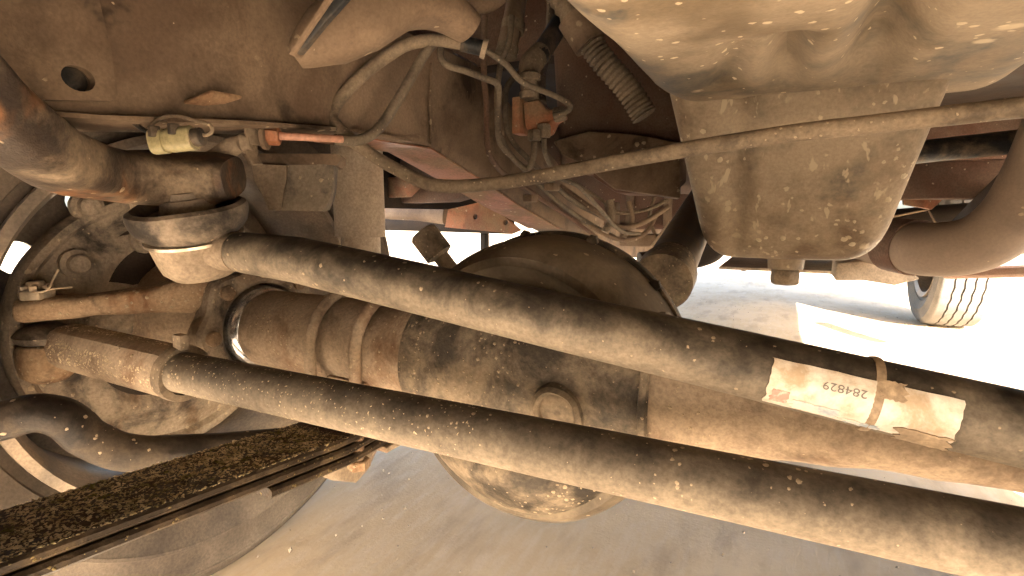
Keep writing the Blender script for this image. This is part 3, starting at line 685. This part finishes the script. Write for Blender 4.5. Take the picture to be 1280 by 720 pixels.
m_shock = mat('shock_paint_dusty', (.42,.34,.25), dust=(.58,.48,.36), amt=.5, dscale=10, width=.2, rough=.9, bump=.15)
obj('dust_cover', lathe([(.036, sz(296)-sc_.z),(.041, sz(296)-sc_.z+.0005),(.041, sz(180)-sc_.z),(.03, sz(178)-sc_.z)], (sc_.x,sc_.y,sc_.z), (0,0,1), 40), m_shock, sh, dent=.001)
obj('cylinder', lathe([(.032, -.22),(.032, sz(290)-sc_.z)], (sc_.x,sc_.y,sc_.z), (0,0,1), 36), m_shock, sh)

# ------------------------------------------------------------------ brake hose, connector on top of the knuckle
bl = thing('brake_hose', 'coral brake line ending in a dusty hose fitting and bracket', 'brake hose', P(330,172,D=.57))
obj('line', sweep(smooth([P(346,170,D=.565), P(390,172,D=.57), P(428,174,D=.59)], 5), .0042, 14), m_line, bl)
obj('nut', hexnut(P(332,169,D=.563), P(350,170,D=.565)-P(332,169,D=.563), .0105, .015), m_red, bl)
obj('washer', lathe([(.012,0),(.0145,.001),(.0145,.005),(.012,.006)], P(328,170,D=.563), P(350,171,D=.565)-P(328,170,D=.563), 28), m_frame, bl)
obj('bracket', sweep([P(313,156,D=.56), P(314,180,D=.56), P(315,196,D=.56), P(322,206,D=.56)], (.0022,.007), 10, 4, up=(0,1,0)), m_tan, bl)
obj('boot', sweep([P(316,178,D=.56), P(306,179,D=.56), P(300,180,D=.56), P(292,183,D=.56), P(270,191,D=.565), P(255,196,D=.57)], [.0095,.0125,.0095,.0105,.006,.003], 20, rough=.002, rs=150), m_tan, bl)
obj('clip', box(P(316,168,D=.558), (.004,.018,.022)), m_tan, bl, bevel=.001)
cn = thing('wire_connector', 'small olive plastic connector with looped wire above the pitman arm', 'connector', P(218,178,D=.445))
ca, cb = P(192,178,D=.445), P(243,172,D=.445); cdir = (cb-ca)
obj('housing', sweep([ca, ca+cdir*.3, ca+cdir*.31, ca+cdir*.42, ca+cdir*.43, cb-cdir*.02, cb], [(.0086,.0104),(.0086,.0104),(.0074,.0088),(.0074,.0088),(.0086,.0104),(.0086,.0104),(.007,.0086)], 20, 3), m_conn, cn, ang=25)
for t in (.15, .62): obj('latch', box(ca+cdir*t+V((.004,-.006,.0075)), (.0055,.008,.0095)), m_hose, cn, bevel=.001)
obj('plug', sweep([cb, cb+cdir*.18, cb+cdir*.22], [.0078,.0078,.0055], 16), m_hose, cn)
obj('wire', sweep(smooth([P(182,164,D=.445), P(200,148,D=.445), P(222,145,D=.445), P(248,152,D=.445), P(262,156,D=.445), P(265,164,D=.445), P(258,169,D=.445), P(246,167,D=.445)], 6), .0016, 10), m_pipe, cn)
obj('wire', sweep(smooth([P(160,148,D=.445), P(176,160,D=.445), P(192,168,D=.445)], 5), .0021, 10), m_hose, cn)

# ------------------------------------------------------------------ long bent pipe and brake lines
lp = thing('return_pipe', 'long dusty bent metal pipe crossing in front of the oil pan', 'pipe', P(700,220,D=.6))
obj('pipe', sweep(smooth([P(1420,118,D=.34), P(1280,134,D=.375), P(1100,154,D=.42), P(980,168,D=.455), P(850,188,D=.50), P(740,208,D=.55), P(650,225,D=.585), P(590,232,D=.60), P(548,232,D=.61), P(520,224,D=.615), P(470,197,D=.625), P(436,172,D=.63), P(418,154,D=.632), P(416,140,D=.634), P(428,120,D=.637), P(460,88,D=.645), P(500,60,D=.655), P(524,52,D=.66), P(545,50,D=.665), P(580,55,D=.67)], 6), .0078, 20, rough=.0003, rs=90), m_pipe, lp)
obj('hose_end', sweep([P(576,54,D=.67), P(606,61,D=.675)], [.0100,.0100], 20), m_hose, lp)
obj('hose_clip', sweep([P(602,60,D=.675), P(608,62,D=.676)], [.0125,.0125], 20), m_tan, lp)
m_thin = mat('thin_line_dust', (.075,.058,.042), dust=(.18,.142,.098), amt=.6, dscale=22, width=.15, specks=.15, spscale=260, rough=.85, bump=.2)
def line(name, pts, r, m_, label, cat, k=6, group=None):
    r *= .85; m_ = m_thin if m_ == m_pipe else m_
    o = obj(name, sweep(smooth(pts, k), r, 12, rough=r*.05, rs=100), m_); return tag(o, label, cat, group)
line('metal_line', [P(606,62,D=.675), P(632,80,D=.69), P(652,102,D=.71), P(680,114,D=.725), P(706,126,D=.74), P(713,133,D=.745), P(708,140,D=.755), P(692,144,D=.765)], .0048, m_pipe, 'slim metal line bending round to the valve block top', 'metal line')
line('metal_line', [P(541,54,D=.672), P(528,72,D=.668), P(505,112,D=.655), P(480,152,D=.64), P(462,170,D=.628), P(440,176,D=.612), P(418,174,D=.60)], .0075, m_pipe, 'dusty line dropping diagonally to the coral brake line', 'metal line')
line('metal_line', [P(552,58,D=.70), P(551,72,D=.70), P(560,82,D=.70), P(580,88,D=.705), P(606,98,D=.72), P(620,104,D=.73), P(624,116,D=.74), P(622,150,D=.765), P(625,178,D=.79), P(640,196,D=.81), P(655,210,D=.82), P(661,210,D=.82), P(667,196,D=.80), P(668,176,D=.785)], .0055, m_pipe, 'slim metal line hanging in a V loop beside the frame rail', 'metal line')
line('metal_line', [P(606,20,D=.80), P(605,60,D=.80), P(605,100,D=.80), P(608,130,D=.82), P(609,180,D=.87), P(618,204,D=.91), P(640,224,D=.98), P(700,264,D=1.16), P(745,296,D=1.3)], .0058, m_redb, 'reddish line running down the outer side of the rail', 'metal line')
line('metal_line', [P(640,20,D=.82), P(636,55,D=.82), P(626,80,D=.83), P(621,120,D=.86), P(622,150,D=.90), P(625,170,D=.92), P(646,202,D=.97), P(690,246,D=1.1), P(730,275,D=1.2), P(768,296,D=1.3)], .0058, m_pipe, 'tan line clipped along the middle of the rail', 'metal line')
line('metal_line', [P(664,80,D=.88), P(642,98,D=.88), P(632,115,D=.89), P(632,150,D=.93), P(640,176,D=.96), P(668,206,D=1.0), P(714,250,D=1.15), P(750,270,D=1.25), P(790,292,D=1.35)], .0062, m_pipe, 'tan line behind the V loop leading back to the clips', 'metal line')
line('metal_line', [P(680,172,D=.79), P(683,196,D=.82), P(700,222,D=.9), P(722,232,D=.95), P(745,256,D=1.05), P(775,288,D=1.15), P(800,292,D=1.2)], .0048, m_pipe, 'thin line leaving the bottom of the valve block', 'metal line')
for k, (px, py, D_) in enumerate(((663,248,1.02), (690,234,.98))):
    o = obj('line_clip', box(P(px,py,D=D_), (.02,.03,.014)), m_frame, bevel=.002); tag(o, ('small dark clip holding lines on the rail behind the bent pipe', 'small clip over the lines nearest the valve block')[k], 'clip')
# valve block
vb = thing('valve_block', 'red oxide brake valve block with pipe fittings beside the frame rail', 'valve', P(665,150,D=.79))
obj('body', prism([P(653,128,D=.79), P(672,124,D=.79), P(682,136,D=.79), P(700,138,D=.79), P(702,146,D=.79), P(690,152,D=.79), P(684,166,D=.79), P(668,172,D=.79), P(656,160,D=.79)], (.0,.03,0)), m_red, vb, bevel=.003, dent=.001)
obj('mounting_plate', box(P(650,146,D=.805), (.014,.03,.055)), m_red, vb, bevel=.002)
obj('fitting', hexnut(P(692,144,D=.775), P(703,142,D=.775)-P(692,144,D=.775), .011, .018), m_pipe, vb)
obj('fitting', hexnut(P(668,176,D=.785), (0,0,1), .011, .016), m_pipe, vb)
obj('fitting', hexnut(P(680,172,D=.79), (0,0,1), .011, .020), m_pipe, vb)
obj('fitting', lathe([(.016,0),(.016,.010),(.013,.012),(.013,.026),(.017,.028),(.017,.036),(.012,.04)], P(662,124,D=.79), (0,0,1), 20), m_pipe, vb)
# hoses
hz = thing('hydraulic_hose', 'black hose with dusty crimped end fitting above the valve block', 'hose', P(665,60,D=.82))
obj('hose', sweep(smooth([P(735,-40,D=.95), P(705,20,D=.9), P(682,58,D=.85), P(672,72,D=.83)], 6), .0165, 20), m_hose, hz)
obj('end_fitting', sweep(smooth([P(676,66,D=.84), P(663,82,D=.82), P(660,96,D=.80), P(661,112,D=.79)], 4), lin([.018,.019,.012,.013], 4), 18), m_pipe, hz)
hz2 = thing('clamped_hose', 'dusty upright hose with a screw clamp next to the rail', 'hose', P(640,40,D=.85))
obj('hose', sweep(smooth([P(655,-60,D=.9), P(646,0,D=.87), P(640,32,D=.85), P(632,66,D=.85)], 5), .017, 18), m_frame, hz2)
obj('clamp', sweep([P(642,28,D=.85), P(640,40,D=.85)], .0195, 20), m_pipe, hz2)
obj('clamp', sweep([P(635,58,D=.85), P(632,70,D=.85)], .0185, 20), m_pipe, hz2)
line('rubber_hose', [P(690,-30,D=.95), P(688,30,D=.95), P(682,70,D=.92), P(676,100,D=.88), P(677,130,D=.84)], .010, m_pipe, 'slim dusty hose dropping to the valve block from behind', 'hose')
line('rubber_hose', [P(540,-40,D=.8), P(575,-4,D=.8), P(600,6,D=.8), P(625,-6,D=.8), P(660,-50,D=.8)], .016, m_frame, 'short brown hose looping down at the top edge', 'hose')
bh = thing('bellows_tube', 'ribbed dusty bellows tube beside the oil pan', 'bellows tube', P(785,110,D=.8))
bpts = smooth([P(690,-20,D=.8), P(728,38,D=.8), P(752,74,D=.8), P(785,112,D=.8), P(806,146,D=.8)], 14)
obj('bellows', sweep(bpts, [.0175+.003*(k % 2) for k in range(len(bpts))], 20), m_pipe, bh, ang=60)
obj('collar', sweep([P(716,22,D=.8), P(738,56,D=.8)], .026, 20), m_frame, bh)

# ------------------------------------------------------------------ gearbox and crossmember behind
gb = thing('gearbox', 'reddish brown gearbox casing and mount behind the valve block', 'gearbox', P(770,200,D=1.1))
obj('casing', loft([[V((x0,Yq,z0)), V((x1,Yq,z0)), V((x1+.02,Yq,z1)), V((x0-.02,Yq,z1))] for Yq,x0,x1,z0,z1 in ((1.02,-.42,.16,.62,.86),(1.06,-.44,.16,.60,.86),(1.5,-.36,.1,.56,.86),(2.0,-.3,.05,.58,.84))]), m_redb, gb, bevel=.012, seg=3, dent=.004, ds=12)
obj('mount', loft([[P(a,b,Y=.98), P(c,d,Y=.98), P(c,d,Y=1.10), P(a,b,Y=1.10)] for a,b,c,d in ((692,176,700,192),(735,164,730,206),(790,168,770,236),(850,178,850,250))]), m_frame, gb, bevel=.004, dent=.005, ds=20)
obj('cast_block', prism([P(745,196,Y=1.0), P(850,196,Y=1.0), P(850,225,Y=1.0), P(828,243,Y=1.0), P(770,243,Y=1.0), P(740,222,Y=1.0)], (0,.08,0)), m_redb, gb, bevel=.006, dent=.003)
obj('square_shade', box(P(811,236,Y=.999), (.016,.006,.016)), m_hose, gb)  # black square painted as the shade of a square recess
xm = thing('transfer_linkage', 'cluster of dusty lines brackets and levers behind the differential', 'linkage', P(790,270,D=1.3))
for i, (pts_, r) in enumerate((([(700,232),(742,262),(770,282),(800,280),(836,258)], .006), ([(716,228),(752,250),(772,266),(808,262),(834,250)], .0045), ([(690,250),(740,284),(778,300),(806,292),(820,268)], .006),
        ([(762,250),(764,274),(756,290)], .009), ([(786,252),(790,276),(780,296)], .006), ([(818,246),(812,272),(822,300)], .0045))):
    obj('rod', sweep(smooth([P(a,b,D=1.18+.02*(i%3)) for a,b in pts_], 5), r, 10), m_pipe if i % 2 else m_frame, xm)
obj('bracket', box(P(800,300,D=1.25), (.09,.05,.03)), m_frame, xm, bevel=.004)
obj('bracket', box(P(765,268,D=1.27), (.03,.04,.06)), m_frame, xm, bevel=.004)
obj('bracket', prism([P(812,308,D=1.2), P(836,276,D=1.2), P(842,290,D=1.2), P(838,308,D=1.2)], (0,.03,0)), m_tan, xm, bevel=.002)

# ------------------------------------------------------------------ propeller shaft
ps = thing('propeller_shaft', 'dark front propeller shaft rising back from the differential', 'propeller shaft', P(840,320,D=.7))
pa, pb = P(836,336,D=.70), P(886,240,D=1.15)
obj('tube', sweep([pa, pb, pb+(pb-pa)*.8], .034, 40), m_prop, ps)
obj('yoke', sweep([pa+(pa-pb)*.10, pa+(pa-pb)*.03, pa+(pa-pb)*.02, pa+(pb-pa)*.03], [.038,.039,.036,.034], 32), m_diff, ps)
ex2 = obj('crossover_pipe', sweep(smooth([P(800,330,D=1.3), P(860,322,D=1.3), P(890,312,D=1.25), P(905,285,D=1.2)], 6), .03, 20), m_dark); tag(ex2, 'dark pipe crossing behind the propeller shaft', 'pipe')

ft = thing('fuel_tank', 'dark dusty tank and box structure far behind the frame rail', 'tank', (-.5, 2.1, .45))
obj('shell', box((-.58, 2.2, .65), (.62, .5, .40)), m_redb, ft, bevel=.03, seg=4)
obj('strap', box((-.52, 1.945, .64), (.03, .01, .36)), m_frame, ft, bevel=.002)
obj('strap', box((-.38, 1.945, .64), (.03, .01, .36)), m_frame, ft, bevel=.002)
sc2 = thing('bed_crossmember', 'dark cross structure high behind the exhaust pipe', 'crossmember', (.45, 2.3, .6))
obj('beam', box((.45, 2.3, .72), (.6, .25, .27)), m_redb, sc2, bevel=.01)
obj('fender_light_block', box((.52, .45, .80), (.014, 1.5, .50)), m_dark, body)  # wall added on the right to block light from that side
# ------------------------------------------------------------------ oil pan
op = thing('oil_pan', 'large tan dust covered engine oil pan with deep splashed sump', 'oil pan', (0,.7,.44))
def pan_section(Y, xl, xr, fz, zt, cr, taper=0., n=10):
    """open-top U section from left rim to right rim"""
    pts = [V((xl, Y, zt))]
    zc = fz+cr
    pts.append(V((xl+taper*.4, Y, (zt+zc)/2)))
    for k in range(n+1):
        a = math.pi + (math.pi/2)*k/n
        pts.append(V((xl+taper+cr+cr*math.cos(a), Y, zc+cr*math.sin(a))))
    for k in range(1, 36):
        t = k/36; pts.append(V((xl+taper+cr+(xr-xl-2*taper-2*cr)*t, Y, fz)))
    for k in range(n+1):
        a = 1.5*math.pi + (math.pi/2)*k/n
        pts.append(V((xr-taper-cr+cr*math.cos(a), Y, zc+cr*math.sin(a))))
    pts.append(V((xr-taper*.4, Y, (zt+zc)/2))); pts.append(V((xr, Y, zt)))
    return pts
def pan_floor(Y):
    return .628 - .004*math.sin(Y*9)
secs = []
for k in range(70):
    Y = .10 + .60*k/69
    t = k/69; xl = -.160 + .06*max(0,(Y-.60)/.10)**2*(Y>.60); 
    fz = pan_floor(Y) + (.10*max(0,(.16-Y)/.06)**2 if Y < .16 else 0)
    cr = .052
    secs.append(pan_section(Y, xl, .215, fz, .80, cr, .008))
VALLEYS = [(P(1150,-10,Z=.628).xy, P(1062,128,Z=.628).xy, .019, .036), (P(985,60,Z=.628).xy, P(978,128,Z=.628).xy, .014, .022), (P(925,70,Z=.628).xy, P(905,112,Z=.628).xy, .014, .012)]
def pan_obj():
    m = loft(secs, closed=False, cap=False)
    for p in m.v:
        # pressed valleys in the floor
        if p.z < .70:
            for (a, b, wd, dp_) in VALLEYS:
                ab = (b-a); t = max(0, min(1, (p.xy-a).dot(ab)/ab.dot(ab))); d = (p.xy-(a+ab*t)).length
                p.z += dp_*math.exp(-(d/wd)**2)*min(1, max(0, (.625-p.y)/.06))
            p.z += .004*nz(p, 9)
    return m
obj('shallow_pan', pan_obj(), m_pan, op, ang=60)
def ss(t): t = max(0, min(1, t)); return t*t*(3-2*t)
secs2 = []
for k in range(40):
    t = k/39
    if t < .55:
        u = t/.55; Y = .585 + .175*u; dep = u
    else:
        u = (t-.55)/.45; Y = .76 + .32*u; dep = 1
    fz = .690 - (.690-.444)*ss(dep) if dep < 1 else .444
    if t > .9: fz += .12*((t-.9)/.1)**2
    dpt = (.690-fz)/.246
    xl = -.140 + .006*dpt; xr = .146 - .004*dpt
    secs2.append(pan_section(Y, xl, xr, fz, max(.70, fz+.03), min(.045, .012+.04*dpt), .034*dpt))
m2 = loft(secs2, closed=False, cap=False)
for p in m2.v:
    dd = p.x-.0; 
    p.y += .008*math.exp(-((p.x+.055)/.012)**2) - .006*math.exp(-((p.x-.07)/.05)**2)
    p += V((0, nz(p, 11)*.004, nz(p, 9, 4)*.003))
obj('sump', m2, m_sump, op, ang=60)
dp = P(982, 332, Y=.80)
obj('drain_boss', lathe([(.024,.02),(.022,-.004),(.016,-.005)], dp, (0,0,1), 28), m_sump, op)
obj('drain_plug', hexnut(dp+V((0,0,-.026)), (0,0,1), .0185, .022), m_pipe, op, bevel=.001)
obj('engine_block', box((.01,.75,.92), (.30,.95,.24)), m_dark, op)

# ------------------------------------------------------------------ exhaust, right-hand details
ex = thing('exhaust_pipe', 'dusty steel exhaust downpipe curving beside the sump', 'exhaust pipe', P(1200,300,D=.75))
obj('pipe', sweep(smooth([P(1420,-20,D=.62), P(1350,110,D=.66), P(1305,210,D=.70), P(1268,270,D=.73), P(1222,304,D=.76), P(1170,312,D=.80), P(1130,308,D=.86), P(1090,300,D=.95), P(1060,296,D=1.05)], 8), .042, 36), m_exh, ex)
obj('joint_sleeve', sweep([P(1146,310,D=.835), P(1118,306,D=.885)], [.046,.046], 32), m_redb, ex)
obj('heat_shield', prism([P(1048,330,D=.95), P(1100,322,D=.95), P(1128,330,D=.95), P(1150,348,D=.95), P(1120,356,D=.95), P(1080,352,D=.95), P(1045,350,D=.95)], (.0,.12,.0)), m_tan, ex, bevel=.004, dent=.006, ds=25)
sk = thing('skid_plate', 'pale flat skid plate under the transfer case behind the sump', 'skid plate', P(1080,345,D=1.5))
obj('plate', box((.06, 1.75, .36), (.42, .5, .008)), m_tan, sk, bevel=.002)
for xx in (-.09, 0.01, .12): obj('rivet', lathe([(.008,0),(.007,-.004),(.001,-.005)], (xx, 1.53, .356), (0,0,1), 12), m_dark, sk)
tb_ = thing('torsion_bar', 'dark cross bar high beside the sump', 'cross bar', P(1220,180,D=.95))
obj('bar', sweep([P(1130,192,D=1.0), P(1280,176,D=.95), P(1420,160,D=.9)], .022, 20), m_hose, tb_)
obj('box_beam', box(P(1230,225,D=1.15), (.5,.08,.085), Matrix.Rotation(R(2),3,'Z')), m_redb, tb_, bevel=.006)
mf = thing('muffler', 'dark muffler body behind the exhaust pipe', 'muffler', P(1180,285,D=1.4))
obj('can', sweep([P(1110,285,D=1.5), P(1118,285,D=1.5), P(1250,276,D=1.35), P(1330,272,D=1.3)], [(.05,.05),(.07,.055),(.07,.055),(.05,.04)], 28, 2.6, up=(0,0,1)), m_dark, mf)
obj('seam', sweep([P(1110,272,D=1.42), P(1160,262,D=1.38), P(1170,280,D=1.36)], .003, 8), m_frame, mf)
ob = obj('body_bracket', prism([P(1128,236,D=1.2), P(1160,240,D=1.2), P(1178,250,D=1.2), P(1165,262,D=1.2), P(1130,256,D=1.2)], (0,.02,0)), m_red, bevel=.002); tag(ob, 'small red oxide bracket in the gap beside the sump', 'bracket')
sl = obj('side_step', sweep([P(1190,342,D=1.9), P(1300,338,D=1.6), P(1400,334,D=1.4)], (.04,.02), 16, 3, up=(0,0,1)), m_redb); tag(sl, 'brown sill bar above the rear tyre', 'sill bar')

# ------------------------------------------------------------------ rear wheel, right front wheel
ra = thing('rear_axle', 'rear axle far back with a pale ribbed tyre on bright ground', 'axle', (-.07, RWY, .352))
rw = part_group('wheel', 'pale dusty ribbed rear wheel', ra, (RWX, RWY, 0))
rc = V((RWX, RWY, .352))
tyre(rc, .385, .215, RIM, 'tyre', m_rtyre, rw, 144, .002)
obj('rim', ring([(RIM+.004,-.1),(RIM-.02,-.09),(RIM-.03,.07),(RIM,.1),(RIM+.006,.098),(RIM-.02,.07)], rc, (1,0,0), 72), m_rim, rw)
obj('wheel_disc', lathe([(RIM-.03,0),(.1,.02),(.001,.02),(.001,.026),(.1,.026),(RIM-.03,.006)][:6], rc, (1,0,0), 60), m_rim, rw)
obj('tube', sweep([(-.75,RWY,.352),(RWX-.03,RWY,.352)], .04, 24), m_dark, ra)
obj('housing', lathe([(.05,-.12),(.12,-.08),(.135,0),(.12,.06),(.05,.09)], (-.07,RWY,.352), (0,1,0), 40), m_dark, ra)

# the wheel at the far end of the front axle, beyond the frame
w2 = part_group('wheel', 'front wheel at the other end of the axle', axle, (.66, AXY, 0))
for ch in [q for q in bpy.data.objects if q.parent == wheel]:
    c = ch.copy(); COL.objects.link(c); c.parent = w2; c.scale = (-1, 1, 1)
